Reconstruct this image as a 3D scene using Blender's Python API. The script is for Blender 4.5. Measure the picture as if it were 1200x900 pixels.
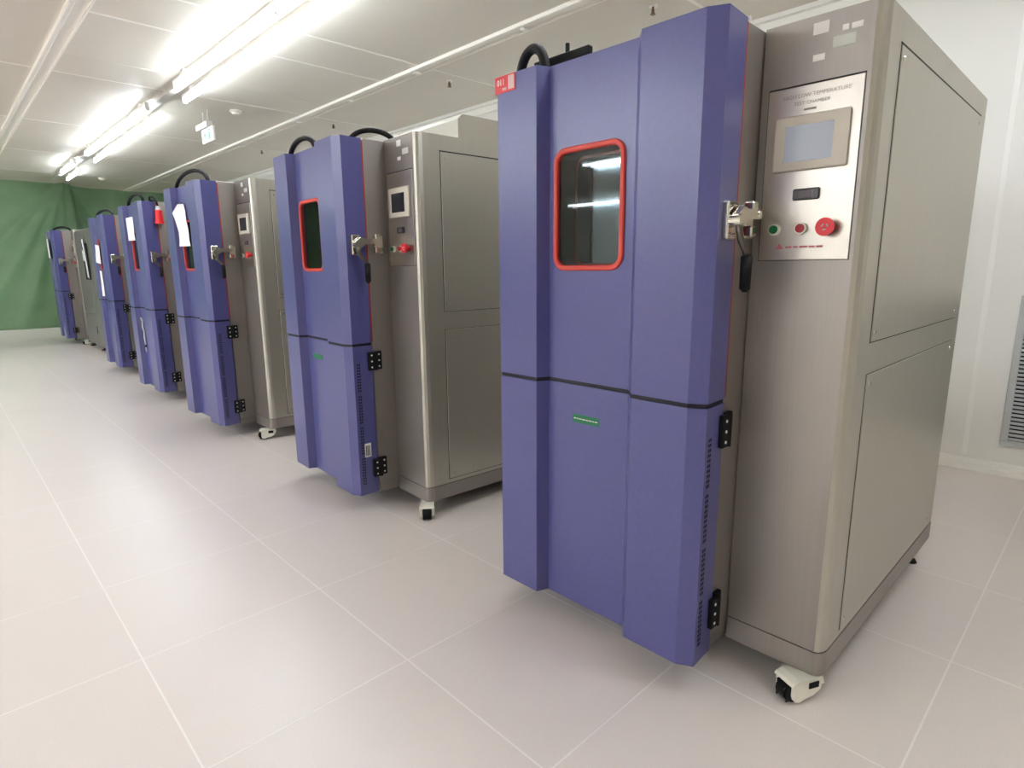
import bpy, bmesh, math, random
from mathutils import Vector, Matrix
random.seed(7)
S = bpy.context.scene
COL = S.collection
for o in list(bpy.data.objects):
    bpy.data.objects.remove(o)

# ------------------------------------------------------------------ camera
CAM_H, F_PX = 1.225, 696.34
YAW, PIT, ROL = 0.76714, 0.19304, -0.00867
fw = Vector((math.sin(YAW) * math.cos(PIT), math.cos(YAW) * math.cos(PIT), -math.sin(PIT)))
r0 = Vector((math.cos(YAW), -math.sin(YAW), 0))
u0 = r0.cross(fw)
rt = r0 * math.cos(ROL) + u0 * math.sin(ROL)
up = -r0 * math.sin(ROL) + u0 * math.cos(ROL)
cam_data = bpy.data.cameras.new('camera')
cam = bpy.data.objects.new('camera', cam_data)
COL.objects.link(cam)
cam_data.sensor_fit = 'HORIZONTAL'
cam_data.sensor_width = 36.0
cam_data.lens = 36.0 * F_PX / 1200.0
cam_data.clip_start = 0.02
cam.matrix_world = Matrix(((rt.x, up.x, -fw.x, 0), (rt.y, up.y, -fw.y, 0), (rt.z, up.z, -fw.z, CAM_H), (0, 0, 0, 1)))
S.camera = cam

# ------------------------------------------------------------------ world, exposure
TUBE_STRENGTH = 26.0
EXPOSURE = 0.66
W = bpy.data.worlds.new('world')
S.world = W
W.use_nodes = True
W.node_tree.nodes['Background'].inputs[0].default_value = (0.9, 0.93, 1.0, 1)
W.node_tree.nodes['Background'].inputs[1].default_value = 0.3
S.view_settings.view_transform = 'Standard'
S.view_settings.look = 'None'
S.view_settings.exposure = EXPOSURE
S.view_settings.gamma = 1.0
S.view_settings.use_curve_mapping = False
S.cycles.use_denoising = True
S.cycles.max_bounces = 12
S.cycles.diffuse_bounces = 9
S.cycles.glossy_bounces = 4
S.cycles.sample_clamp_indirect = 10.0
S.cycles.caustics_reflective = False
S.cycles.caustics_refractive = False


# ------------------------------------------------------------------ materials
def lin(c):
    return tuple(((v / 255.0) / 12.92 if v / 255.0 <= 0.04045 else ((v / 255.0 + 0.055) / 1.055) ** 2.4) for v in c) + (1.0,)


MATS = {}


def mat(name, rgb, rough=0.5, metal=0.0, spec=0.5, emit=None, strength=0.0, noise=None, bump=None, coat=0.0):
    """noise=(scale xyz, amount, detail); bump=(scale xyz, strength, distance)"""
    m = bpy.data.materials.new(name)
    m.use_nodes = True
    nt = m.node_tree
    b = nt.nodes['Principled BSDF']
    b.inputs['Base Color'].default_value = lin(rgb)
    b.inputs['Roughness'].default_value = rough
    b.inputs['Metallic'].default_value = metal
    b.inputs['Specular IOR Level'].default_value = spec
    b.inputs['Coat Weight'].default_value = coat
    if emit:
        b.inputs['Emission Color'].default_value = lin(emit)
        b.inputs['Emission Strength'].default_value = strength

    def tex(scale, detail):
        tc = nt.nodes.new('ShaderNodeTexCoord')
        mp = nt.nodes.new('ShaderNodeMapping')
        mp.inputs['Scale'].default_value = scale
        nz = nt.nodes.new('ShaderNodeTexNoise')
        nz.inputs['Scale'].default_value = 1.0
        nz.inputs['Detail'].default_value = detail
        nt.links.new(tc.outputs['Object'], mp.inputs['Vector'])
        nt.links.new(mp.outputs[0], nz.inputs['Vector'])
        return nz
    if noise:
        nz = tex(noise[0], noise[2])
        rp = nt.nodes.new('ShaderNodeValToRGB')
        a = noise[1]
        c = lin(rgb)
        rp.color_ramp.elements[0].position = 0.3
        rp.color_ramp.elements[1].position = 0.7
        rp.color_ramp.elements[0].color = tuple(min(1, v * (1 - a)) for v in c[:3]) + (1,)
        rp.color_ramp.elements[1].color = tuple(min(1, v * (1 + a)) for v in c[:3]) + (1,)
        nt.links.new(nz.outputs['Fac'], rp.inputs[0])
        nt.links.new(rp.outputs[0], b.inputs['Base Color'])
    if bump:
        nz = tex(bump[0], 2.0)
        bp = nt.nodes.new('ShaderNodeBump')
        bp.inputs['Strength'].default_value = bump[1]
        bp.inputs['Distance'].default_value = bump[2]
        nt.links.new(nz.outputs['Fac'], bp.inputs['Height'])
        nt.links.new(bp.outputs[0], b.inputs['Normal'])
    MATS[name] = m
    return m


mat('tile', (232, 224, 220), 0.30, noise=((260, 260, 260), 0.04, 3), spec=0.4)
mat('grout', (246, 242, 239), 0.6)
mat('wall_paint', (236, 234, 228), 0.55)
mat('wall_trim', (246, 244, 238), 0.45)
mat('ceiling_panel', (226, 219, 207), 0.45, noise=((1.5, 1.5, 1.5), 0.02, 2))
mat('ceiling_strip', (250, 246, 238), 0.4)
mat('ceiling_gap', (70, 66, 60), 0.6)
mat('lamp_housing', (222, 220, 215), 0.4)
mat('tube_light', (255, 255, 255), 0.5, emit=(236, 246, 255), strength=TUBE_STRENGTH)
mat('blue_paint', (79, 80, 137), 0.29, spec=0.65, noise=((90, 90, 90), 0.05, 4), bump=((330, 330, 330), 0.10, 0.0010))
mat('steel_side', (186, 183, 173), 0.36, metal=0.80, noise=((160, 160, 1.5), 0.025, 3), bump=((420, 420, 3), 0.05, 0.0004))
mat('steel_panel', (198, 192, 184), 0.31, metal=1.0, noise=((2, 220, 220), 0.03, 3), bump=((10, 16, 12), 0.14, 0.004))
mat('steel_shaded', (153, 147, 142), 0.42, metal=0.75, noise=((160, 160, 1.5), 0.025, 3))  # darker copy of the side steel; dim reflection and shade put into the colour
mat('dark_gap', (38, 35, 33), 0.7)
mat('seam_black', (14, 12, 30), 0.6)
mat('gasket_red', (160, 50, 42), 0.5)
mat('window_orange', (206, 62, 48), 0.45)
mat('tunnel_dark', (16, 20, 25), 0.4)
mat('inner_glass', (92, 96, 100), 0.06, metal=0.9)
mat('rubber_black', (18, 17, 18), 0.6, spec=0.25)
mat('lever_metal', (96, 92, 86), 0.35, metal=0.8)
mat('chrome', (214, 210, 200), 0.18, metal=1.0)
mat('white_plastic', (232, 230, 216), 0.4)
mat('bezel_beige', (206, 199, 186), 0.5)
mat('screen_lit', (60, 63, 70), 0.2, emit=(196, 199, 208), strength=0.27)
mat('screen_off', (44, 48, 56), 0.15)
mat('meter_dark', (58, 50, 58), 0.25)
mat('meter_digits', (96, 88, 92), 0.4)
mat('button_green', (0, 112, 62), 0.35)
mat('button_red', (176, 22, 50), 0.35)
mat('estop_red', (226, 36, 50), 0.4)
mat('paper', (248, 248, 250), 0.7)
mat('sticker_white', (236, 234, 230), 0.6)
mat('sticker_pale', (206, 210, 202), 0.6)
mat('label_green', (20, 112, 72), 0.5)
mat('label_red', (206, 56, 66), 0.45)
mat('print_grey', (150, 142, 130), 0.6)
mat('print_pink', (196, 110, 120), 0.6)
mat('print_dark', (60, 60, 66), 0.6)
mat('patch_pale', (206, 178, 176), 0.5)
mat('plug_red', (226, 30, 40), 0.35)
mat('plug_grey', (176, 176, 176), 0.45)
mat('curtain_green', (164, 192, 161), 0.8, noise=((3, 3, 3), 0.08, 3), bump=((400, 400, 400), 0.1, 0.001))
mat('grille_metal', (188, 190, 190), 0.4, metal=0.2)
mat('grille_dark', (26, 26, 28), 0.8)
mat('sprinkler_brass', (120, 96, 70), 0.4, metal=0.6)
mat('sign_green', (20, 110, 76), 0.5, emit=(20, 150, 104), strength=0.25)
mat('sign_face', (180, 214, 198), 0.5, emit=(190, 245, 220), strength=0.30)

# the curtain cloth lets some light through
cn = MATS['curtain_green'].node_tree
tl = cn.nodes.new('ShaderNodeBsdfTranslucent')
tl.inputs[0].default_value = lin((135, 172, 132))
cm_ = cn.nodes.new('ShaderNodeMixShader')
cm_.inputs[0].default_value = 0.15
cn.links.new(cn.nodes['Principled BSDF'].outputs[0], cm_.inputs[1])
cn.links.new(tl.outputs[0], cm_.inputs[2])
cn.links.new(cm_.outputs[0], cn.nodes['Material Output'].inputs[0])

# thin clear glass for the outer pane of each window
g = bpy.data.materials.new('clear_pane')
g.use_nodes = True
nt = g.node_tree
nt.nodes.remove(nt.nodes['Principled BSDF'])
tr = nt.nodes.new('ShaderNodeBsdfTransparent')
tr.inputs[0].default_value = (0.86, 0.9, 0.9, 1)
gl = nt.nodes.new('ShaderNodeBsdfGlossy')
gl.inputs['Roughness'].default_value = 0.03
fr = nt.nodes.new('ShaderNodeFresnel')
fr.inputs['IOR'].default_value = 1.3
mx = nt.nodes.new('ShaderNodeMixShader')
nt.links.new(fr.outputs[0], mx.inputs[0])
nt.links.new(tr.outputs[0], mx.inputs[1])
nt.links.new(gl.outputs[0], mx.inputs[2])
nt.links.new(mx.outputs[0], nt.nodes['Material Output'].inputs[0])
MATS['clear_pane'] = g


# ------------------------------------------------------------------ mesh helpers
def bx(bm, x0, x1, y0, y1, z0, z1, bev=0.0, seg=1):
    r = bmesh.ops.create_cube(bm, size=1.0)
    vs = r['verts']
    for v in vs:
        v.co = Vector((x0 + (v.co.x + .5) * (x1 - x0), y0 + (v.co.y + .5) * (y1 - y0), z0 + (v.co.z + .5) * (z1 - z0)))
    if bev > 0:
        es = list({e for v in vs for e in v.link_edges})
        bmesh.ops.bevel(bm, geom=es, offset=bev, segments=seg, affect='EDGES', profile=0.5)


def prism(bm, poly, a0, a1, axis='z', skip=(), caps=True):
    """extrude a closed 2-D polygon; poly is (x,y) for z, (y,z) for x, (x,z) for y"""
    def P(p, a):
        return {'z': (p[0], p[1], a), 'x': (a, p[0], p[1]), 'y': (p[0], a, p[1])}[axis]
    lo = [bm.verts.new(P(p, a0)) for p in poly]
    hi = [bm.verts.new(P(p, a1)) for p in poly]
    n = len(poly)
    for i in range(n):
        if i in skip:
            continue
        bm.faces.new((lo[i], lo[(i + 1) % n], hi[(i + 1) % n], hi[i]))
    if caps:
        bm.faces.new(lo[::-1])
        bm.faces.new(hi)
    return lo, hi


def cyl(bm, c, r, h, axis='z', seg=16, r2=None):
    rr = bmesh.ops.create_cone(bm, cap_ends=True, segments=seg, radius1=r, radius2=r if r2 is None else r2, depth=h)
    rot = {'z': Matrix.Identity(3), 'x': Matrix.Rotation(math.pi / 2, 3, 'Y'), 'y': Matrix.Rotation(-math.pi / 2, 3, 'X')}[axis]
    for v in rr['verts']:
        v.co = rot @ v.co + Vector(c)


def tube(bm, pts, r, seg=10):
    pts = [Vector(p) for p in pts]
    rings = []
    n = len(pts)
    ref = Vector((0, 0, 1))
    t0 = (pts[1] - pts[0]).normalized()
    if abs(t0.dot(ref)) > 0.9:
        ref = Vector((1, 0, 0))
    nrm = (ref - t0 * ref.dot(t0)).normalized()
    for i in range(n):
        t = (pts[min(i + 1, n - 1)] - pts[max(i - 1, 0)]).normalized()
        nrm = (nrm - t * nrm.dot(t)).normalized()
        bn = t.cross(nrm)
        rings.append([bm.verts.new(pts[i] + (nrm * math.cos(a) + bn * math.sin(a)) * r) for a in [2 * math.pi * k / seg for k in range(seg)]])
    for a, b in zip(rings, rings[1:]):
        for k in range(seg):
            f = bm.faces.new((a[k], a[(k + 1) % seg], b[(k + 1) % seg], b[k]))
            f.smooth = True
    bm.faces.new(rings[0][::-1])
    bm.faces.new(rings[-1])


def rrect(y0, y1, z0, z1, r, n=5):
    out = []
    for cy, cz, a0 in ((y1 - r, z1 - r, 0), (y0 + r, z1 - r, 90), (y0 + r, z0 + r, 180), (y1 - r, z0 + r, 270)):
        for k in range(n + 1):
            a = math.radians(a0 + 90 * k / n)
            out.append((cy + r * math.cos(a), cz + r * math.sin(a)))
    return out


def bez(p0, p1, p2, p3, n=14):
    o = []
    for i in range(n + 1):
        t = i / n
        o.append(tuple((1 - t) ** 3 * a + 3 * (1 - t) ** 2 * t * b + 3 * (1 - t) * t * t * c + t ** 3 * d for a, b, c, d in zip(p0, p1, p2, p3)))
    return o


def arch(p0, p1, h, n=18):
    """hose bow: vertical at both ends"""
    a, b = Vector(p0), Vector(p1)
    q = Vector((0, 0, h * 1.34))
    return bez(a, a + q, b + q, b, n)


def to_mesh(name, bm, m, shift=None):
    bmesh.ops.recalc_face_normals(bm, faces=bm.faces[:])
    me = bpy.data.meshes.new(name)
    if shift:
        for v in bm.verts:
            v.co -= shift
    bm.to_mesh(me)
    bm.free()
    me.materials.append(MATS[m])
    return me


def link(name, me, parent=None, loc=(0, 0, 0), rz=0.0):
    o = bpy.data.objects.new(name, me)
    COL.objects.link(o)
    o.location = loc
    o.rotation_euler = (0, 0, rz)
    if parent:
        o.parent = parent
    return o


def obj(name, fn, m, parent=None, shift=None, loc=(0, 0, 0), rz=0.0):
    bm = bmesh.new()
    fn(bm)
    return link(name, to_mesh(name, bm, m, shift), parent, loc, rz)


def tag(o, label, cat, group=None):
    o['label'] = label
    o['category'] = cat
    if group:
        o['group'] = group
    return o


def thing(name, label, cat, loc=(0, 0, 0), rz=0.0, group=None, scale=1.0):
    o = bpy.data.objects.new(name, None)
    COL.objects.link(o)
    o.location = loc
    o.rotation_euler = (0, 0, rz)
    o.scale = (scale,) * 3
    o.empty_display_size = 0.1
    return tag(o, label, cat, group)


def struct(o):
    o['kind'] = 'structure'
    return o


def text_mesh(name, body, size, m, extrude=0.0002, space=1.0):
    c = bpy.data.curves.new(name, 'FONT')
    c.body = body
    c.size = size
    c.extrude = extrude
    c.align_x = 'CENTER'
    c.align_y = 'CENTER'
    c.space_character = space
    c.resolution_u = 2
    t = bpy.data.objects.new(name, c)
    COL.objects.link(t)
    dg = bpy.context.evaluated_depsgraph_get()
    me = bpy.data.meshes.new_from_object(t.evaluated_get(dg))
    bpy.data.objects.remove(t)
    me.name = name
    me.materials.clear()
    me.materials.append(MATS[m])
    return me


def put_text(name, body, size, m, parent, pos, stretch=1.0):
    """text lying on a plane that faces -X, read from -X (right of the text towards -Y)"""
    me = text_mesh(name, body, size, m)
    for v in me.vertices:
        x, y, z = v.co
        v.co = (-z, -x * stretch, y)
    return link(name, me, parent, pos)


# ------------------------------------------------------------------ the room
XR, XL, YB, YF, HC = 4.37, -10.6, -5.0, 18.0, 2.88
CURT_Y = 14.4

TP, TX0, TY0 = 0.605, 0.3245, 0.245      # floor tile pitch and one joint crossing
floor = struct(obj('floor', lambda b: bx(b, XL, XR, YB, YF, -0.12, -0.0003), 'grout'))


def tile_mesh(w, d):
    bm = bmesh.new()
    g2 = 0.0026
    prism(bm, [(g2, g2), (w - g2, g2), (w - g2, d - g2), (g2, d - g2)], -0.004, 0.0)
    return bm


def project(p):
    d = Vector(p) - Vector((0, 0, CAM_H))
    z = d.dot(fw)
    if z < 0.15:
        return None
    return (600 + F_PX * d.dot(rt) / z, 450 - F_PX * d.dot(up) / z, z)


tiles = []
ix0 = math.floor((XL - TX0) / TP)
ix1 = math.ceil((XR - TX0) / TP)
iy0 = math.floor((YB - TY0) / TP)
iy1 = math.ceil((YF - TY0) / TP)
for i in range(ix0, ix1):
    for j in range(iy0, iy1):
        x0, x1 = max(XL, TX0 + i * TP), min(XR, TX0 + (i + 1) * TP)
        y0, y1 = max(YB, TY0 + j * TP), min(YF, TY0 + (j + 1) * TP)
        if x1 - x0 < 0.02 or y1 - y0 < 0.02:
            continue
        q = [project((x, y, 0)) for x in (x0, (x0 + x1) / 2, x1) for y in (y0, (y0 + y1) / 2, y1)]
        vis = [p for p in q if p and 0 <= p[0] <= 1200 and 0 <= p[1] <= 900]
        size = len(vis) / min(p[2] for p in vis) ** 2 if vis else 0
        tiles.append((size, x0, x1, y0, y1))
tiles.sort(reverse=True)
full = to_mesh('tile', tile_mesh(TP, TP), 'tile')
rest = bmesh.new()
for k, (size, x0, x1, y0, y1) in enumerate(tiles):
    if k < 290 and size > 0:
        if abs(x1 - x0 - TP) < 1e-4 and abs(y1 - y0 - TP) < 1e-4:
            me = full
        else:
            me = to_mesh('tile', tile_mesh(x1 - x0, y1 - y0), 'tile')
        link('tile', me, floor, (x0, y0, 0))
    else:
        g2 = 0.0026
        prism(rest, [(x0 + g2, y0 + g2), (x1 - g2, y0 + g2), (x1 - g2, y1 - g2), (x0 + g2, y1 - g2)], -0.004, 0.0)
o = link('tile_field', to_mesh('tile_field', rest, 'tile'), floor)
o['kind'] = 'stuff'

wr = struct(obj('wall_right', lambda b: bx(b, XR, XR + 0.1, YB, YF, -0.1, HC + 0.1), 'wall_paint'))
struct(obj('wall_left', lambda b: bx(b, XL - 0.1, XL, YB, YF, -0.1, HC + 0.1), 'wall_paint'))
struct(obj('wall_back', lambda b: bx(b, XL, XR, YB - 0.1, YB, -0.1, HC + 0.1), 'wall_paint'))
struct(obj('wall_front', lambda b: bx(b, XL, XR, YF, YF + 0.1, -0.1, HC + 0.1), 'wall_paint'))
# joint covers between the wall panels
jm = None
for k in range(-4, 15):
    y = 0.585 + 1.18 * k
    if jm is None:
        bm = bmesh.new()
        bx(bm, XR - 0.002, XR + 0.01, -0.014, 0.014, 0.09, HC - 0.10, 0.001)
        jm = to_mesh('joint_strip', bm, 'wall_trim')
    link('joint_strip', jm, wr, (0, y, 0))


def skirting(b):
    bx(b, XR - 0.016, XR, YB, YF, 0, 0.036, 0.003)
    bx(b, XR - 0.009, XR, YB, YF, 0.036, 0.052, 0.002)
    bx(b, XR - 0.016, XR, YB, YF, 0.052, 0.078, 0.003)


struct(obj('baseboard_right', skirting, 'wall_trim'))


def cornice(b):
    bx(b, XR - 0.05, XR, YB, YF, HC - 0.028, HC)
    bx(b, XR - 0.012, XR, YB, YF, HC - 0.09, HC - 0.028)


struct(obj('trim_1', cornice, 'wall_trim'))

ceil = struct(obj('ceiling', lambda b: bx(b, XL, XR, YB, YF, HC + 0.012, HC + 0.14), 'ceiling_gap'))
RAILS = [3.225 - 2.305 * k for k in range(6)]
YJ = [4.37 + 2.172 * k for k in range(-5, 8)]
cols = []
edges = [XR] + RAILS + [XL]
for a, b in zip(edges, edges[1:]):
    cols.append((b, a))
ys = [YB] + [y for y in YJ if YB + 0.1 < y < YF - 0.1] + [YF]
pcache = {}
for xa, xb in cols:
    for ya, yb in zip(ys, ys[1:]):
        splits = [ya, yb]
        if 0.9 < xa < 1.0 and 4.3 < ya < 4.4:
            splits = [ya, 4.95, 5.985, yb]
        for s0, s1 in zip(splits, splits[1:]):
            key = (round(xb - xa, 3), round(s1 - s0, 3))
            if key not in pcache:
                bm = bmesh.new()
                bx(bm, 0.003, key[0] - 0.003, 0.003, key[1] - 0.003, 0, 0.012)
                pcache[key] = to_mesh('ceiling_panel', bm, 'ceiling_panel')
            link('ceiling_panel', pcache[key], ceil, (xa, s0, HC))
scache = {}
for xa, xb in cols:
    for y in YJ + ([4.95] if 0.9 < xa < 1.0 else []):
        if not (YB < y < YF):
            continue
        key = round(xb - xa, 3)
        if key not in scache:
            bm = bmesh.new()
            bx(bm, 0.07, key - 0.07, -0.011, 0.011, -0.003, 0.003, 0.001)
            scache[key] = to_mesh('joint_strip', bm, 'ceiling_strip')
        link('joint_strip', scache[key], ceil, (xa, y, HC))


def rail(b):
    bx(b, -0.062, 0.062, YB, YF, HC - 0.006, HC)
    bx(b, -0.062, -0.030, YB, YF, HC - 0.026, HC - 0.006, 0.004)
    bx(b, 0.046, 0.058, YB, YF, HC - 0.022, HC - 0.006, 0.002)


rail_me = None
for k, x in enumerate(RAILS):
    if rail_me is None:
        bm = bmesh.new()
        rail(bm)
        rail_me = to_mesh('trim', bm, 'ceiling_strip')
    t = struct(link('trim_%d' % (k + 2), rail_me, None, (x, 0, 0)))
    if k == 0:
        bm = bmesh.new()
        bx(bm, -0.03, 0.03, -0.02, 0.02, HC - 0.036, HC - 0.02, 0.004)
        cm = to_mesh('clip', bm, 'ceiling_strip')
        for y in (2.1, 3.19, 4.47, 5.6, 6.77, 7.9, 9.1):
            link('clip', cm, t, (0, y, 0))

# ------------------------------------------------------------------ lamps
TUBE_Z = HC - 0.095


def lamp_parts(length, n):
    seg = length / n
    bh = bmesh.new()
    bx(bh, -0.02, 0.02, 0, length, 0.026, 0.058, 0.005)
    bt = bmesh.new()
    cyl(bt, (0, seg / 2, 0), 0.0165, seg - 0.05, 'y', 14)
    for f in bt.faces:
        f.smooth = len(f.verts) == 4
    bc = bmesh.new()
    bx(bc, -0.02, 0.02, -0.016, 0.016, -0.021, 0.03, 0.004)
    return seg, to_mesh('housing', bh, 'lamp_housing'), to_mesh('tube', bt, 'tube_light'), to_mesh('end_cap', bc, 'lamp_housing')


LP = {}
_h = bmesh.new()
bx(_h, -0.012, 0.012, -0.03, 0.03, 0.056, 0.095, 0.002)
HANGER = to_mesh('hanger', _h, 'lamp_housing')


def lamp(x, y0, y1, n, label, group):
    key = (round(y1 - y0, 3), n)
    if key not in LP:
        LP[key] = lamp_parts(y1 - y0, n)
    seg, h, t, c = LP[key]
    r = thing('tube_lamp', label, 'ceiling lamp', (x, y0, TUBE_Z), 0, group)
    link('housing', h, r)
    for yh in (0.25, y1 - y0 - 0.25):
        link('hanger', HANGER, r, (0, yh, 0))
    for k in range(n):
        link('tube', t, r, (0, k * seg, 0))
    for k in range(n + 1):
        link('lamp_holder', c, r, (0, min(max(k * seg, 0.016), y1 - y0 - 0.016), 0))
    return r


GL = 'tube lamps along the ceiling trunking'
lamp(1.770, 2.81, 6.01, 3, 'nearest run of glowing ceiling tubes on the left of the trunking', GL)
lamp(1.965, 3.26, 6.46, 3, 'nearest run of glowing ceiling tubes on the right of the trunking', GL)
lamp(1.770, 6.93, 10.13, 3, 'middle run of glowing ceiling tubes on the left of the trunking', GL)
lamp(1.965, 7.50, 10.70, 3, 'middle run of glowing ceiling tubes on the right of the trunking', GL)
lamp(1.770, 10.98, 12.18, 1, 'farthest glowing ceiling tube near the green curtain, left of the trunking', GL)
lamp(1.965, 11.86, 13.06, 1, 'farthest glowing ceiling tube near the green curtain, right of the trunking', GL)
GO = 'tube lamps over the open part of the room'
lamp(1.770, -1.3, 1.9, 3, 'run of glowing ceiling tubes behind the camera', GO)
lamp(1.965, -0.83, 2.37, 3, 'run of glowing ceiling tubes behind the camera', GO)
for x in (-2.6, -4.8, -9.4):
    for y in (-1.3, 2.96, 7.22):
        if x == -2.6 and y < 0:
            continue
        for dx in (-0.105, 0.105):
            lamp(x + dx, y, y + 3.3, 3, 'run of glowing ceiling tubes over the open floor on the left', GO)
for x in (-7.0, -0.4):  # unseen lamps added to brighten the gap under the curtains and backlight them
    for dx in (-0.105, 0.105):
        lamp(x + dx, 14.65, 17.95, 3, 'unseen run of ceiling tubes added behind the green curtains to brighten them', GO)
for dx in (-0.105, 0.105):  # unseen pair added to lift the light on the curtain and far floor
    lamp(-2.6 + dx, 11.45, 13.65, 2, 'short unseen run of ceiling tubes added to light the curtain', GO)


def trunk(b):
    bx(b, -0.03, 0.03, 0, 15.2, 0, 0.03, 0.004)
    bx(b, -0.034, 0.034, 0, 15.2, -0.003, 0.003, 0.001)


tag(obj('lighting_trunking', trunk, 'lamp_housing', None, None, (1.868, -1.4, HC - 0.03)),
    'long pale metal trunking between the ceiling tube lamps', 'trunking')

# sprinklers
sp = []
bm = bmesh.new()
cyl(bm, (0, 0, -0.004), 0.028, 0.008, 'z', 16)
sp.append(('escutcheon', to_mesh('escutcheon', bm, 'ceiling_strip')))
bm = bmesh.new()
cyl(bm, (0, 0, -0.028), 0.007, 0.045, 'z', 10)
cyl(bm, (0, 0, -0.052), 0.017, 0.004, 'z', 14)
for sgn in (-1, 1):
    bx(bm, sgn * 0.012 - 0.002, sgn * 0.012 + 0.002, -0.002, 0.002, -0.052, -0.02)
sp.append(('head', to_mesh('head', bm, 'sprinkler_brass')))
for y, w in ((2.40, 'nearest, above the closest blue door'), (4.52, 'second, between the two nearest machines'),
             (6.68, 'third, above the second machine'), (8.76, 'fourth, left of the second hose')):
    r = thing('sprinkler', 'small brass ceiling sprinkler head, ' + w, 'sprinkler', (3.61, y, HC), 0, 'ceiling sprinklers')
    for n, me in sp:
        link(n, me, r)

# smoke detectors
dm = bmesh.new()
cyl(dm, (0, 0, -0.012), 0.055, 0.024, 'z', 20, 0.06)
cyl(dm, (0, 0, -0.032), 0.034, 0.018, 'z', 20, 0.042)
for f in dm.faces:
    f.smooth = len(f.verts) == 4
dme = to_mesh('smoke_detector', dm, 'ceiling_strip')
for x, y, l in ((2.58, 6.85, 'small white round detector on the ceiling right of the exit sign'),
                (2.50, 13.2, 'tiny white round detector on the ceiling near the green curtain')):
    tag(link('smoke_detector', dme, None, (x, y, HC)), l, 'detector')

# exit sign
r = thing('exit_sign', 'small glowing green running man exit sign hanging below the ceiling', 'sign', (2.35, 7.04, 2.56))
obj('sign_body', lambda b: bx(b, -0.012, 0.012, -0.17, 0.18, 0, 0.145, 0.004), 'lamp_housing', r)
fc = obj('sign_face', lambda b: bx(b, -0.0135, -0.011, -0.155, 0.165, 0.012, 0.133), 'sign_face', r)
obj('housing', lambda b: bx(b, -0.03, 0.03, -0.05, 0.30, 0.15, 0.21, 0.005), 'lamp_housing', r)
for y in (-0.02, 0.12):
    obj('rod', lambda b: cyl(b, (0, y, 0.265), 0.006, 0.11, 'z', 8), 'lamp_housing', r)


def man(b):
    x0, x1 = -0.0148, -0.0136
    cyl(b, ((x0 + x1) / 2, 0.085, 0.112), 0.011, 0.0012, 'x', 12)
    for poly in ([(0.094, 0.098), (0.07, 0.1), (0.066, 0.06), (0.09, 0.056)],
                 [(0.07, 0.098), (0.046, 0.078), (0.05, 0.07), (0.074, 0.084)],
                 [(0.112, 0.07), (0.094, 0.098), (0.088, 0.088), (0.104, 0.066)],
                 [(0.09, 0.058), (0.076, 0.06), (0.104, 0.022), (0.122, 0.022), (0.122, 0.03)],
                 [(0.078, 0.06), (0.066, 0.062), (0.046, 0.046), (0.052, 0.02), (0.062, 0.02), (0.058, 0.044)]):
        prism(b, poly, x0, x1, 'x')
    prism(b, [(-0.02, 0.018), (-0.02, 0.126), (-0.1, 0.126), (-0.1, 0.018), (-0.09, 0.018), (-0.09, 0.116), (-0.03, 0.116), (-0.03, 0.018)], x0, x1, 'x')
    prism(b, [(-0.045, 0.03), (-0.075, 0.03), (-0.075, 0.1), (-0.045, 0.1)], x0, x1, 'x')


obj('pictogram', man, 'sign_green', fc)

# ------------------------------------------------------------------ ventilation grille on the right wall
GR0, GR1, GZ0, GZ1 = -0.46, 0.428, 0.185, 1.05
r = thing('ventilation_grille', 'grey metal louvred ventilation grille low on the white wall', 'grille', (XR, -0.02, GZ0))
sh = Vector((XR, -0.02, GZ0))


def gframe(b):
    w = 0.034
    for y0, y1, z0, z1 in ((GR0, GR1, GZ0, GZ0 + w), (GR0, GR1, GZ1 - w, GZ1), (GR0, GR0 + w, GZ0 + w, GZ1 - w), (GR1 - w, GR1, GZ0 + w, GZ1 - w)):
        bx(b, XR - 0.02, XR, y0, y1, z0, z1, 0.003)


obj('frame', gframe, 'grille_metal', r, sh)
obj('backing', lambda b: bx(b, XR - 0.003, XR - 0.001, GR0 + 0.03, GR1 - 0.03, GZ0 + 0.03, GZ1 - 0.03), 'grille_dark', r, sh)
bm = bmesh.new()
prism(bm, [(-0.017, -0.006), (-0.015, -0.0065), (-0.004, 0.006), (-0.006, 0.0065)], GR0 + 0.034 + 0.02, GR1 - 0.034 + 0.02, 'y')
sl = to_mesh('slat', bm, 'grille_metal')
nsl = 34
for k in range(nsl):
    link('slat', sl, r, (0, 0, 0.034 + (k + 0.5) * (GZ1 - GZ0 - 0.068) / nsl))


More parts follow.
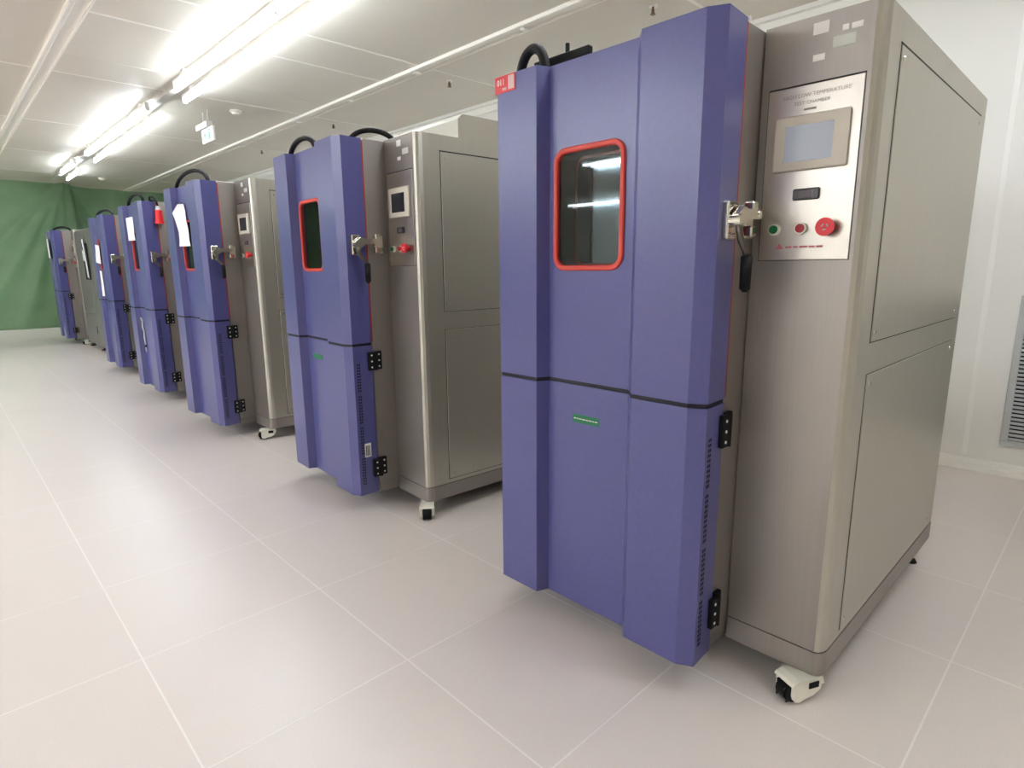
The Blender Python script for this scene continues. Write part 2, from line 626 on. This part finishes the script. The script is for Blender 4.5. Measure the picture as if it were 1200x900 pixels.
# ------------------------------------------------------------------ curtains at the far end
def curtain(x0, x1, ph, label, yoff=0.0):
    bm = bmesh.new()
    nx, nz = int((x1 - x0) * 26), 46
    w, z0, z1 = x1 - x0, 0.17, HC - 0.01
    grid = []
    for i in range(nx + 1):
        col = []
        u = i / nx
        for k in range(nz + 1):
            v = k / nz
            x = x0 + u * w
            d = 0.07 * math.sin(7.5 * x + ph + 0.8 * math.sin(2.2 * x)) * (0.3 + 0.7 * abs(v - 0.3))
            # tension folds running down from the two hung corners
            for cu, sg in ((0.01, 1), (0.99, -1)):
                for slope, amp, wd in ((0.07, 0.16, 0.022), (0.20, 0.20, 0.034), (0.36, 0.18, 0.04), (0.58, 0.14, 0.05)):
                    c = cu + sg * (slope * (1 - v) + 0.02)
                    d += -amp * math.exp(-((u - c) / (wd * (0.35 + 0.65 * (1 - v)))) ** 2) * (0.25 + 0.75 * v) * min(1, 4 * (1 - v) + 0.3)
            zz = z0 + v * (z1 - z0) - 0.02 * math.sin(math.pi * u) * v
            col.append(bm.verts.new((x, CURT_Y + yoff + d, zz)))
        grid.append(col)
    for i in range(nx):
        for k in range(nz):
            f = bm.faces.new((grid[i][k], grid[i + 1][k], grid[i + 1][k + 1], grid[i][k + 1]))
            f.smooth = True
    bmesh.ops.solidify(bm, geom=bm.faces[:], thickness=0.004)
    o = link('curtain', to_mesh('curtain', bm, 'curtain_green'))
    for p in o.data.polygons:
        p.use_smooth = True
    return tag(o, label, 'curtain', 'green curtains closing off the far end')


curtain(-2.3, 2.20, 0.4, 'large green fabric curtain at the far left, hanging below the ceiling')
curtain(2.08, 4.34, 1.7, 'narrower green fabric curtain hanging behind the row of machines', 0.32)
curtain(-6.6, -2.34, 2.2, 'green fabric curtain on the open side of the hall')
curtain(-10.5, -6.64, 3.1, 'green fabric curtain against the left wall of the hall')

# ------------------------------------------------------------------ the test chambers
C0 = Vector((1.66, 0.505, 0))
ZT, ZS, ZB = 1.822, 0.861, 0.095       # door top, seam, door bottom
PROF = [(1.53, 1.515), (1.408, 1.515), (1.40, 1.507), (1.40, 1.335), (1.443, 1.318), (1.443, 1.0), (1.40, 0.962), (1.40, 0.782), (1.424, 0.737), (1.53, 0.744)]
MIDFACE = 4
WY0, WY1, WZ0, WZ1 = 1.030, 1.297, 1.215, 1.580     # outer edge of the window surround
CACHE = {}


def part(name, key, fn, m, parent):
    if key not in CACHE:
        bm = bmesh.new()
        fn(bm)
        CACHE[key] = to_mesh(name, bm, m, C0)
    return link(name, CACHE[key], parent)


def upper_door(b):
    lo, hi = prism(b, PROF, ZS + 0.007, ZT, 'z', skip=(MIDFACE,))
    i, j = MIDFACE, MIDFACE + 1
    es = [b.edges.get((lo[i], lo[j])), b.edges.get((hi[i], hi[j]))]
    for a, c in ((lo[i], hi[i]), (lo[j], hi[j])):
        es.append(b.edges.get((a, c)) or b.edges.new((a, c)))
    hole = rrect(WY0 + 0.012, WY1 - 0.012, WZ0 + 0.012, WZ1 - 0.012, 0.036)
    hv = [b.verts.new((1.443, y, z)) for y, z in hole]
    he = [b.edges.new((hv[k], hv[(k + 1) % len(hv)])) for k in range(len(hv))]
    bmesh.ops.triangle_fill(b, use_beauty=True, edges=es + he)
    # opening through the door
    hb = [b.verts.new((1.4995, y, z)) for y, z in hole]
    for k in range(len(hv)):
        q = (k + 1) % len(hv)
        b.faces.new((hv[k], hv[q], hb[q], hb[k]))


def frame_ring(b, y0, y1, z0, z1, r, w, xa, xb):
    o, i = rrect(y0, y1, z0, z1, r), rrect(y0 + w, y1 - w, z0 + w, z1 - w, max(0.004, r - w))
    rings = [[b.verts.new((x, *p)) for p in pp] for pp, x in ((o, xb), (o, xa + 0.003), ([(a[0] * .8 + c[0] * .2, a[1] * .8 + c[1] * .2) for a, c in zip(o, i)], xa),
             ([(a[0] * .2 + c[0] * .8, a[1] * .2 + c[1] * .8) for a, c in zip(o, i)], xa), (i, xa + 0.003), (i, xb))]
    n = len(o)
    for a, c in zip(rings, rings[1:] + rings[:1]):
        for k in range(n):
            b.faces.new((a[k], a[(k + 1) % n], c[(k + 1) % n], c[k]))


def tunnel(b):
    out = rrect(WY0 + 0.013, WY1 - 0.013, WZ0 + 0.013, WZ1 - 0.013, 0.035)
    a = [b.verts.new((1.452, *p)) for p in out]
    c = [b.verts.new((1.535, *p)) for p in out]
    n = len(out)
    for k in range(n):
        b.faces.new((a[k], a[(k + 1) % n], c[(k + 1) % n], c[k]))
    b.faces.new(c)


def seam(b):
    p = [(1.529, 1.510), (1.410, 1.510), (1.404, 1.505), (1.404, 1.337), (1.447, 1.320), (1.447, 0.999), (1.404, 0.961), (1.404, 0.785), (1.426, 0.742), (1.529, 0.748)]
    prism(b, p, ZS - 0.006, ZS + 0.008)


def slots(b):
    n = 44
    for c in range(2):
        for k in range(n):
            if k % 11 == 10:
                continue
            z = 0.15 + k * (0.64 / n)
            x = 1.441 + c * 0.011
            y = 0.737 + 0.007 * (x - 1.424) / 0.106
            bx(b, x, x + 0.007, y - 0.0006, y + 0.004, z, z + 0.009)


def hinge(b, z):
    bx(b, 1.503, 1.541, 0.728, 0.743, z - 0.046, z + 0.046, 0.002)
    bx(b, 1.543, 1.582, 0.742, 0.756, z - 0.046, z + 0.046, 0.002)
    cyl(b, (1.542, 0.733, z), 0.009, 0.092, 'z', 12)


def hinge_screws(b, z):
    for dz in (-0.03, 0, 0.03):
        cyl(b, (1.519, 0.7275, z + dz), 0.0045, 0.002, 'y', 10)
        cyl(b, (1.566, 0.7415, z + dz), 0.0045, 0.002, 'y', 10)


CABY0, CABY1, CX0, CX1, CZ0, CZT = 0.472, 0.752, 1.655, 2.93, 0.150, 1.826


def cab(off=0.0):
    return [(CX0 - off, CABY1), (CX0 - off, 0.494), (CX0 + 0.006 - off * .6, 0.484 - off * .4), (CX0 + 0.018, 0.4765 - off), (CX0 + 0.036, CABY0 - off), (CX1, CABY0 - off), (CX1, CABY1)]


def side_plate(b, z0, z1):
    bx(b, 1.787, 2.845, CABY0 - 0.0025, CABY0 + 0.004, z0, z1, 0.0012)


def side_groove(b, z0, z1, top):
    y0, y1 = CABY0 - 0.0006, CABY0 + 0.002
    bx(b, 1.780, 2.852, y0, y1, z1 + 0.0005, z1 + top)
    bx(b, 1.780, 2.852, y0, y1, z0 - 0.003, z0 - 0.0005)
    bx(b, 1.7825, 1.7865, y0, y1, z0, z1)
    bx(b, 2.8455, 2.849, y0, y1, z0, z1)


def screw(b, x, z):
    cyl(b, (x, CABY0 - 0.0035, z), 0.0055, 0.003, 'y', 10, 0.0065)


PX = 1.6515    # face of the control panel


def ctl_plate(b):
    bx(b, PX - 0.0005, CX0 + 0.001, 0.505, 0.731, 1.239, 1.669, 0.001)


def ctl_gap(b):
    bx(b, CX0 - 0.0016, CX0 + 0.002, 0.5035, 0.733, 1.2375, 1.6735)


def fork(b):
    # white caster shell: two cheeks and a hood, wheel axis along Y, wheel trailing towards -X
    for sg in (-1, 1):
        p = [(-0.062, 0.026), (-0.058, 0.013), (-0.046, 0.008), (-0.028, 0.016), (-0.006, 0.020), (0.014, 0.036), (0.018, 0.070), (-0.050, 0.074), (-0.062, 0.066)]
        prism(b, p, sg * 0.0225 - 0.005, sg * 0.0225 + 0.005, 'y')
    prism(b, [(-0.070, 0.062), (-0.064, 0.070), (-0.046, 0.0755), (0.018, 0.073), (0.024, 0.050), (0.012, 0.052), (-0.016, 0.064), (-0.055, 0.0655)], -0.0275, 0.0275, 'y')
    cyl(b, (0.0, 0, 0.072), 0.018, 0.008, 'z', 14)


def wheel(b):
    rr = 0.0315
    cyl(b, (-0.047, 0, rr), rr, 0.032, 'y', 24)
    es = [e for e in b.edges if len(e.link_faces) == 2 and any(len(f.verts) > 4 for f in e.link_faces)]
    bmesh.ops.bevel(b, geom=es, offset=0.004, segments=2, affect='EDGES')


def brake(b):
    for sg in (-1, 1):
        bx(b, -0.022, 0.006, sg * 0.0278 - 0.0015, sg * 0.0278 + 0.0015, 0.046, 0.064)


def foot(b):
    cyl(b, (0, 0, 0.006), 0.026, 0.012, 'z', 16, 0.02)
    cyl(b, (0, 0, 0.045), 0.007, 0.07, 'z', 10)
    cyl(b, (0, 0, 0.05), 0.013, 0.012, 'z', 6)


caster_me = {}
for n, fn, m in (('caster', fork, 'white_plastic'), ('wheel', wheel, 'rubber_black'), ('brake_pad', brake, 'rubber_black'), ('levelling_foot', foot, 'rubber_black')):
    bm = bmesh.new()
    fn(bm)
    caster_me[n] = to_mesh(n, bm, m)


def machine(label, dx, dy, rz, sc, caster_rz=0.0, screen='screen_off', hose=None):
    R = thing('test_chamber', label, 'test chamber', (C0.x + dx, C0.y + dy, 0), rz, 'blue and grey test chambers in a row', sc)
    ud = part('upper_door', 'ud', upper_door, 'blue_paint', R)
    part('window_surround', 'ws', lambda b: frame_ring(b, WY0, WY1, WZ0, WZ1, 0.045, 0.016, 1.435, 1.449), 'window_orange', ud)['label'] = 'orange red rubber window surround with rounded corners'
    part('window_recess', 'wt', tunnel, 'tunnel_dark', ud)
    part('window_pane', 'wp', lambda b: prism(b, rrect(WY0 + 0.014, WY1 - 0.014, WZ0 + 0.014, WZ1 - 0.014, 0.034), 1.4445, 1.4475, 'x'), 'clear_pane', ud)
    part('inner_pane', 'wi', lambda b: prism(b, rrect(WY0 + 0.02, WY1 - 0.02, WZ0 + 0.022, WZ1 - 0.022, 0.03), 1.527, 1.531, 'x'), 'inner_glass', ud)
    part('door_seam', 'seam', seam, 'seam_black', R)
    ld = part('lower_door', 'ld', lambda b: prism(b, PROF, ZB, ZS - 0.006), 'blue_paint', R)
    part('vent_slots', 'slots', slots, 'seam_black', ld)['kind'] = 'stuff'
    for z in (0.777, 0.225):
        h = part('hinge', 'hinge%.2f' % z, lambda b: hinge(b, z), 'rubber_black', R)
        part('screws', 'hs%.2f' % z, lambda b: hinge_screws(b, z), 'sticker_white', h)
    part('gasket', 'gasket', lambda b: bx(b, 1.5295, 1.5385, 0.7452, 1.512, ZS + 0.01, ZT - 0.008), 'gasket_red', R)['label'] = 'red silicone door gasket'
    part('gasket_corner', 'gcorner', lambda b: bx(b, 1.5305, 1.537, 0.738, 0.76, ZT - 0.008, ZT + 0.002), 'sticker_white', R)
    part('chamber_body', 'body', lambda b: bx(b, 1.538, CX1 - 0.01, 0.754, 1.512, CZ0 - 0.02, CZT - 0.003, 0.003), 'steel_shaded', R)
    part('body_base', 'bodybase', lambda b: bx(b, 1.545, CX1 - 0.015, 0.757, 1.508, 0.082, CZ0 - 0.02), 'steel_shaded', R)
    # control cabinet
    part('control_cabinet', 'cab', lambda b: prism(b, cab(), CZ0, CZT), 'steel_side', R)
    part('front_shade_plate', 'cabfront', lambda b: bx(b, CX0 - 0.001, CX0 + 0.002, 0.4945, CABY1, CZ0 + 0.001, CZT - 0.001), 'steel_shaded', R)  # thin added sheet, darkened to carry the front's dim reflection
    cb = part('cabinet_base', 'cabbase', lambda b: prism(b, cab(0.0015), 0.076, CZ0 - 0.003), 'steel_shaded', R)
    part('shadow_joint', 'cabjoint', lambda b: prism(b, cab(-0.0012), CZ0 - 0.004, CZ0 + 0.001), 'dark_gap', cb)
    for z0, z1, top in ((1.022, 1.752, 0.006), (0.172, 0.932, 0.0025)):
        p = part('side_panel', 'sp%.2f' % z0, lambda b: side_plate(b, z0, z1), 'steel_side', R)
        part('panel_joint', 'sg%.2f' % z0, lambda b: side_groove(b, z0, z1, top), 'dark_gap', p)
        for x in (1.812, 2.82):
            for z in (z0 + 0.026, z1 - 0.026):
                part('screw', 'sc%.2f%.2f' % (x, z), lambda b: screw(b, x, z), 'chrome', p)
    # control panel
    cp = part('control_panel', 'cp', ctl_plate, 'steel_panel', R)
    cp['label'] = 'polished steel control panel'
    part('panel_joint', 'cpg', ctl_gap, 'dark_gap', cp)
    part('touchscreen_bezel', 'bezel', lambda b: bx(b, PX - 0.012, PX, 0.527, 0.706, 1.464, 1.598, 0.004, 2), 'bezel_beige', cp)
    part('touchscreen', 'scr' + screen, lambda b: bx(b, PX - 0.0128, PX - 0.005, 0.561, 0.677, 1.486, 1.573), screen, cp)
    part('meter', 'meter', lambda b: bx(b, PX - 0.007, PX, 0.584, 0.650, 1.390, 1.419, 0.003), 'meter_dark', cp)
    part('meter_window', 'meterw', lambda b: bx(b, PX - 0.0076, PX - 0.004, 0.600, 0.634, 1.396, 1.413), 'meter_digits', cp)
    for y, m in ((0.690, 'button_green'), (0.622, 'button_red')):
        part('button_ring', 'ring%.2f' % y, lambda b: cyl(b, (PX - 0.005, y, 1.319), 0.0150, 0.011, 'x', 24), 'white_plastic', cp)
        part('push_button', 'btn%.2f' % y, lambda b: cyl(b, (PX - 0.010, y, 1.319), 0.0108, 0.012, 'x', 20), m, cp)

    def estop(b):
        cyl(b, (PX - 0.008, 0.556, 1.319), 0.012, 0.018, 'x', 20)
        cyl(b, (PX - 0.023, 0.556, 1.319), 0.0225, 0.014, 'x', 28, 0.0195)
    part('emergency_stop', 'estop', estop, 'estop_red', cp)['label'] = 'red mushroom emergency stop button'

    def arrows(b):
        for k in range(3):
            a0 = math.radians(120 * k)
            pts = [(0.556 + 0.0085 * math.cos(a0 + t), 1.319 + 0.0085 * math.sin(a0 + t)) for t in (0, .4, .8, 1.2)]
            pin = [(0.556 + 0.0055 * math.cos(a0 + t), 1.319 + 0.0055 * math.sin(a0 + t)) for t in (1.2, .8, .4, 0)]
            prism(b, pts + pin, PX - 0.0312, PX - 0.0298, 'x')
    part('stop_arrows', 'arrows', arrows, 'sticker_white', cp)
    # latch
    def latch(b):
        bx(b, 1.446, 1.492, 0.722, 0.742, 1.290, 1.384, 0.004)                                 # plate on the door
        bx(b, 1.572, 1.618, 0.736, 0.756, 1.296, 1.384, 0.003)                                 # keeper plate
        cyl(b, (1.462, 0.710, 1.336), 0.015, 0.034, 'y', 16)                                   # pivot
        prism(b, [(1.452, 1.350), (1.480, 1.320), (1.508, 1.340), (1.576, 1.344), (1.584, 1.354), (1.576, 1.368), (1.508, 1.366), (1.485, 1.372)], 0.700, 0.716, 'y')   # hook arm
        cyl(b, (1.574, 0.722, 1.354), 0.010, 0.05, 'y', 12)
        bx(b, 1.566, 1.596, 0.714, 0.742, 1.360, 1.390, 0.004)
        bx(b, 1.566, 1.596, 0.716, 0.742, 1.300, 1.328, 0.004)
        for z in (1.302, 1.374):
            for x in (1.456, 1.484):
                cyl(b, (x, 0.720, z), 0.005, 0.005, 'y', 8)
    la = part('latch', 'latch', latch, 'chrome', R)
    part('latch_lever', 'lever', lambda b: tube(b, [(1.460, 0.702, 1.334), (1.466, 0.700, 1.305), (1.474, 0.699, 1.287), (1.499, 0.698, 1.264), (1.505, 0.697, 1.25)], 0.009), 'lever_metal', la)

    def grip(b):
        cyl(b, (1.507, 0.697, 1.207), 0.0135, 0.096, 'z', 14, 0.0145)
        es = [e for e in b.edges if any(len(f.verts) > 4 for f in e.link_faces)]
        bmesh.ops.bevel(b, geom=es, offset=0.006, segments=3, affect='EDGES')
        for f in b.faces:
            f.smooth = True
    part('latch_grip', 'grip', grip, 'rubber_black', la)
    # stickers on the cabinet head
    xs = CX0 - 0.002
    for key, y0, y1, z0, z1, m in (('s1', 0.597, 0.633, 1.781, 1.808, 'sticker_white'), ('s2', 0.534, 0.585, 1.741, 1.766, 'sticker_pale'), ('s3', 0.601, 0.629, 1.720, 1.735, 'sticker_white')):
        part('sticker', key, lambda b: bx(b, xs, CX0 + 0.0005, y0, y1, z0, z1), m, R)
    # feet
    for k, (x, y) in enumerate(((1.672, 0.512), (1.672, 1.45))):
        c = link('caster', caster_me['caster'], R, Vector((x, y, 0)) - C0, caster_rz)
        c.scale = (1.22, 1.3, 1.0)
        link('wheel', caster_me['wheel'], c)
        link('brake_pad', caster_me['brake_pad'], c)
    for x, y in ((2.80, 0.505), (2.80, 1.45)):
        link('levelling_foot', caster_me['levelling_foot'], R, Vector((x, y, 0)) - C0)
    if hose:
        for p0, p1, h, rad in hose:
            obj('hose', lambda b: tube(b, arch(p0, p1, h), rad), 'rubber_black', R, C0)
    return R, ud, ld, cp


def L(x, y, z):
    return Vector((x, y, z)) - C0


m1, ud1, ld1, cp1 = machine('nearest tall blue test chamber, red tag at its top corner and lit touchscreen', 0, 0, 0, 1.0, -0.45, 'screen_lit',
                            [((1.49, 1.495, 1.815), (1.47, 1.362, 1.815), 0.09, 0.0155)])
m2, ud2, ld2, cp2 = machine('second blue test chamber from the front, grey box on its roof and two black hoses', -0.012, 1.836, -0.052, 1.0, 0.95, 'screen_off',
                            [((1.49, 1.49, 1.815), (1.49, 1.15, 1.815), 0.088, 0.014), ((1.60, 1.02, 1.82), (1.80, 0.86, 1.80), 0.10, 0.0125)])
m3, ud3, ld3, cp3 = machine('third blue test chamber, crumpled white paper hanging over its window', 0.004, 3.794, 0.007, 1.008, -0.37, 'screen_off',
                            [((1.49, 1.49, 1.815), (1.52, 0.86, 1.815), 0.115, 0.0135)])
m4, ud4, ld4, cp4 = machine('fourth blue test chamber, square paper on its window and red plug at its side', 0.04, 5.515, 0.010, 1.010, 0.2, 'screen_off',
                            [((1.49, 1.49, 1.815), (1.47, 0.86, 1.815), 0.10, 0.0135)])
m5, ud5, ld5, cp5 = machine('fifth blue test chamber, two strips of paper on its door', 0.105, 7.538, -0.010, 1.022, 0.1, 'screen_off',
                            [((1.49, 1.50, 1.815), (1.56, 0.90, 1.815), 0.09, 0.015)])
m6, ud6, ld6, cp6 = machine('farthest blue test chamber, standing next to the green curtain', 0.165, 11.807, -0.030, 1.045, 0.1, 'screen_off',
                            [((1.49, 1.50, 1.815), (1.68, 0.92, 1.815), 0.08, 0.016)])

# -- marks on the nearest machine
rt_ = obj('name_tag', lambda b: bx(b, 1.398, 1.401, 1.424, 1.5165, 1.772, 1.8225), 'label_red', ud1, C0)
rt_['label'] = 'red tag with white number 011'
put_text('tag_number', '011', 0.026, 'sticker_white', ud1, L(1.3975, 1.489, 1.803), 0.9)
obj('tag_lines', lambda b: bx(b, 1.3972, 1.3985, 1.463, 1.482, 1.779, 1.786), 'patch_pale', ud1, C0)
obj('tag_patch', lambda b: bx(b, 1.3972, 1.3985, 1.429, 1.456, 1.778, 1.818), 'patch_pale', ud1, C0)
gl_ = obj('instruction_label', lambda b: bx(b, 1.4418, 1.4435, 1.106, 1.213, 0.733, 0.760), 'label_green', ld1, C0)


def dashes(b):
    y = 1.207
    for w in (0.010, 0.006, 0.008, 0.013, 0.009, 0.010, 0.007, 0.011):
        bx(b, 1.4412, 1.4422, y - w, y, 0.745, 0.7485)
        y -= w + 0.003


obj('label_print', dashes, 'sticker_pale', ld1, C0)
put_text('etched_title', 'HIGH LOW TEMPERATURE', 0.0135, 'print_grey', cp1, L(PX - 0.001, 0.613, 1.645))
put_text('etched_subtitle', 'TEST CHAMBER', 0.0125, 'print_grey', cp1, L(PX - 0.001, 0.622, 1.627))
obj('etched_mark', lambda b: bx(b, PX - 0.0012, PX, 0.61, 0.64, 1.609, 1.614), 'print_grey', cp1, C0)


def warn(b):
    prism(b, [(0.686, 1.268), (0.666, 1.268), (0.676, 1.283)], PX - 0.0012, PX, 'x')
    y = 0.66
    for w in (0.016, 0.012, 0.02, 0.014, 0.016):
        bx(b, PX - 0.0012, PX, y - w, y, 1.270, 1.275)
        y -= w + 0.004


obj('warning_print', warn, 'print_pink', cp1, C0)


def topmark(b):
    bx(b, CX0 - 0.002, CX0 + 0.0005, 0.552, 0.566, 1.775, 1.788)
    bx(b, CX0 - 0.002, CX0 + 0.0005, 0.521, 0.546, 1.774, 1.787)


obj('sticker', topmark, 'sticker_white', m1, C0)
# black bar lying along the roof of the nearest machine
r = thing('door_stay_bar', 'short black metal bar with a stub lying on top of the nearest machine', 'bar', (1.565, 1.36, 1.8226))


def stay(b):
    bx(b, -0.012, 0.012, -0.10, 0.135, 0.046, 0.074, 0.004)
    for y in (-0.08, 0.115):
        bx(b, -0.008, 0.008, y - 0.01, y + 0.01, 0, 0.056)


obj('bar', stay, 'rubber_black', r)
obj('stub', lambda b: cyl(b, (0, -0.005, 0.086), 0.007, 0.03, 'z', 10), 'rubber_black', r)

# -- second machine: roof box, labels
def roofbox(b):
    prism(b, [(1.892, 1.826), (1.892, 1.910), (1.918, 1.934), (2.80, 1.934), (2.80, 1.826)], 0.4725, 1.15, 'y')


obj('roof_box', roofbox, 'steel_side', m2, C0)
obj('instruction_label', lambda b: bx(b, 1.4418, 1.4435, 1.135, 1.262, 0.747, 0.773), 'label_green', ld2, C0)
w_ = obj('rating_label', lambda b: bx(b, 1.459, 1.493, 0.7362, 0.742, 0.292, 0.362), 'sticker_white', ld2, C0)


def bars(b):
    for x in (1.464, 1.472, 1.481):
        bx(b, x, x + 0.005, 0.7354, 0.7365, 0.298, 0.352)


obj('label_print', bars, 'print_dark', ld2, C0)


# -- papers, taped to the doors of the far machines
def sheet(pts, root, label, wave=0.006):
    """pts: outline in machine coords (x,y,z); a thin curled sheet built from a triangle fan grid"""
    bm = bmesh.new()
    vs = [bm.verts.new(L(*p)) for p in pts]
    bm.faces.new(vs)
    bmesh.ops.triangulate(bm, faces=bm.faces[:])
    bmesh.ops.subdivide_edges(bm, edges=bm.edges[:], cuts=2, use_grid_fill=True)
    for v in bm.verts:
        v.co.x += wave * math.sin(40 * v.co.z + 17 * v.co.y)
    bmesh.ops.solidify(bm, geom=bm.faces[:], thickness=0.0008)
    o = link('paper_sheet', to_mesh('paper_sheet', bm, 'paper'))
    o.matrix_world = Matrix.Translation(root.location) @ Matrix.Rotation(root.rotation_euler.z, 4, 'Z') @ Matrix.Scale(root.scale.x, 4)
    return tag(o, label, 'paper', 'papers taped to the machine doors')


sheet([(1.430, 1.294, 1.703), (1.432, 1.158, 1.694), (1.432, 1.123, 1.529), (1.432, 1.100, 1.392), (1.416, 1.312, 1.396), (1.424, 1.305, 1.50), (1.426, 1.296, 1.593), (1.394, 1.308, 1.638)],
      m3, 'crumpled white paper with a folded corner over the third window', 0.002)
sheet([(1.414, 1.306, 1.708), (1.432, 1.135, 1.711), (1.432, 1.138, 1.497), (1.414, 1.296, 1.497)], m4, 'white rectangular paper covering the top of the fourth window', 0.001)
sheet([(1.405, 1.290, 1.512), (1.432, 1.228, 1.500), (1.432, 1.240, 1.285), (1.398, 1.325, 1.305)], m5, 'short white paper on the upper part of the fifth door', 0.001)
sheet([(1.420, 1.315, 1.209), (1.432, 1.258, 1.201), (1.432, 1.262, 0.905), (1.416, 1.312, 0.905)], m5, 'long narrow white paper strip low on the fifth upper door', 0.001)
sheet([(1.39, 1.44, 1.712), (1.39, 1.22, 1.700), (1.39, 1.20, 1.391), (1.39, 1.47, 1.409)], m6, 'white paper on the farthest blue door', 0.001)

# clipboard and papers on the side of the farthest machine
def world_of(root, v):
    return Matrix.Translation(root.location) @ Matrix.Rotation(root.rotation_euler.z, 4, 'Z') @ Matrix.Scale(root.scale.x, 4) @ Matrix.Translation(v)


r = thing('equipment_cabinet', 'plain grey equipment cabinet standing between the fifth and the farthest blue machine', 'cabinet', (1.80, 11.2, 0))
obj('cabinet_body', lambda b: bx(b, 0.012, 1.05, -1.0, 0.93, 0.06, 1.865, 0.004), 'steel_shaded', r)
for z0, z1 in ((0.09, 0.55), (0.56, 1.84)):
    for y0, y1 in ((-0.98, -0.03), (-0.02, 0.91)):
        d = obj('cabinet_door', lambda b: bx(b, 0.0, 0.012, y0, y1, z0, z1, 0.002), 'steel_shaded', r)
        obj('door_handle', lambda b: bx(b, -0.006, 0.0, y0 + 0.05, y0 + 0.07, (z0 + z1) / 2 - 0.06, (z0 + z1) / 2 + 0.06, 0.003), 'rubber_black', d)
obj('plinth_joint', lambda b: bx(b, 0.004, 0.012, 0.48, 0.50, 0.06, 0.52), 'seam_black', r)
for x in (0.05, 1.0):
    for y in (-0.95, -0.02, 0.88):
        obj('foot', lambda b: (cyl(b, (x, y, 0.008), 0.045, 0.016, 'z', 14, 0.035), cyl(b, (x, y, 0.04), 0.012, 0.05, 'z', 8)), 'rubber_black', r)
r = thing('document_holder', 'dark document holder with white papers on the grey cabinet in the distance', 'document holder', (1.794, 11.3, 1.10))
obj('backing', lambda b: bx(b, -0.012, 0.0, -0.17, 0.17, 0, 0.55, 0.003), 'seam_black', r)
obj('paper', lambda b: prism(b, [(-0.13, 0.02), (-0.02, 0.04), (0.02, 0.40), (0.10, 0.60), (0.0, 0.62), (-0.06, 0.40)], -0.018, -0.015, 'x'), 'paper', r)
obj('paper', lambda b: prism(b, [(0.04, 0.28), (0.15, 0.30), (0.16, 0.46), (0.06, 0.42)], -0.017, -0.014, 'x'), 'paper', r)

# hanging tag on the lower door of the fourth machine
r = thing('cord_tag', 'small pale tag on a twisted cord on the fourth lower door', 'tag')
r.matrix_world = world_of(m4, L(1.436, 1.25, 0.43))
obj('cord', lambda b: tube(b, [(0, 0.06, 0.33), (0, 0.02, 0.30), (-0.002, 0.03, 0.24), (0, -0.01, 0.20), (-0.002, 0.01, 0.14), (0, 0.0, 0.07)], 0.008, 8), 'sticker_pale', r)
obj('weight', lambda b: cyl(b, (0, 0.01, 0.055), 0.012, 0.016, 'z', 12), 'rubber_black', r)
obj('tail', lambda b: bx(b, -0.003, 0.003, -0.01, 0.02, 0, 0.045, 0.001), 'sticker_pale', r)

# red industrial plug hanging beside the fourth machine
r = thing('power_plug', 'red industrial plug hanging by a black cable beside the fourth machine', 'plug')
r.matrix_world = world_of(m4, L(1.541, 0.705, 1.635))


def plug(b):
    cyl(b, (0, 0, 0.055), 0.034, 0.11, 'z', 18, 0.028)
    cyl(b, (0, 0, 0.004), 0.037, 0.02, 'z', 18)


obj('plug_body', plug, 'plug_red', r)
obj('cable_gland', lambda b: cyl(b, (0, 0, 0.128), 0.026, 0.036, 'z', 16, 0.016), 'plug_grey', r)
obj('cable', lambda b: tube(b, bez((0, 0, 0.14), (-0.01, 0, 0.23), (-0.06, 0.02, 0.25), (-0.03, 0.12, 0.205)) + [(0.05, 0.2, 0.200)], 0.009, 8), 'rubber_black', r)
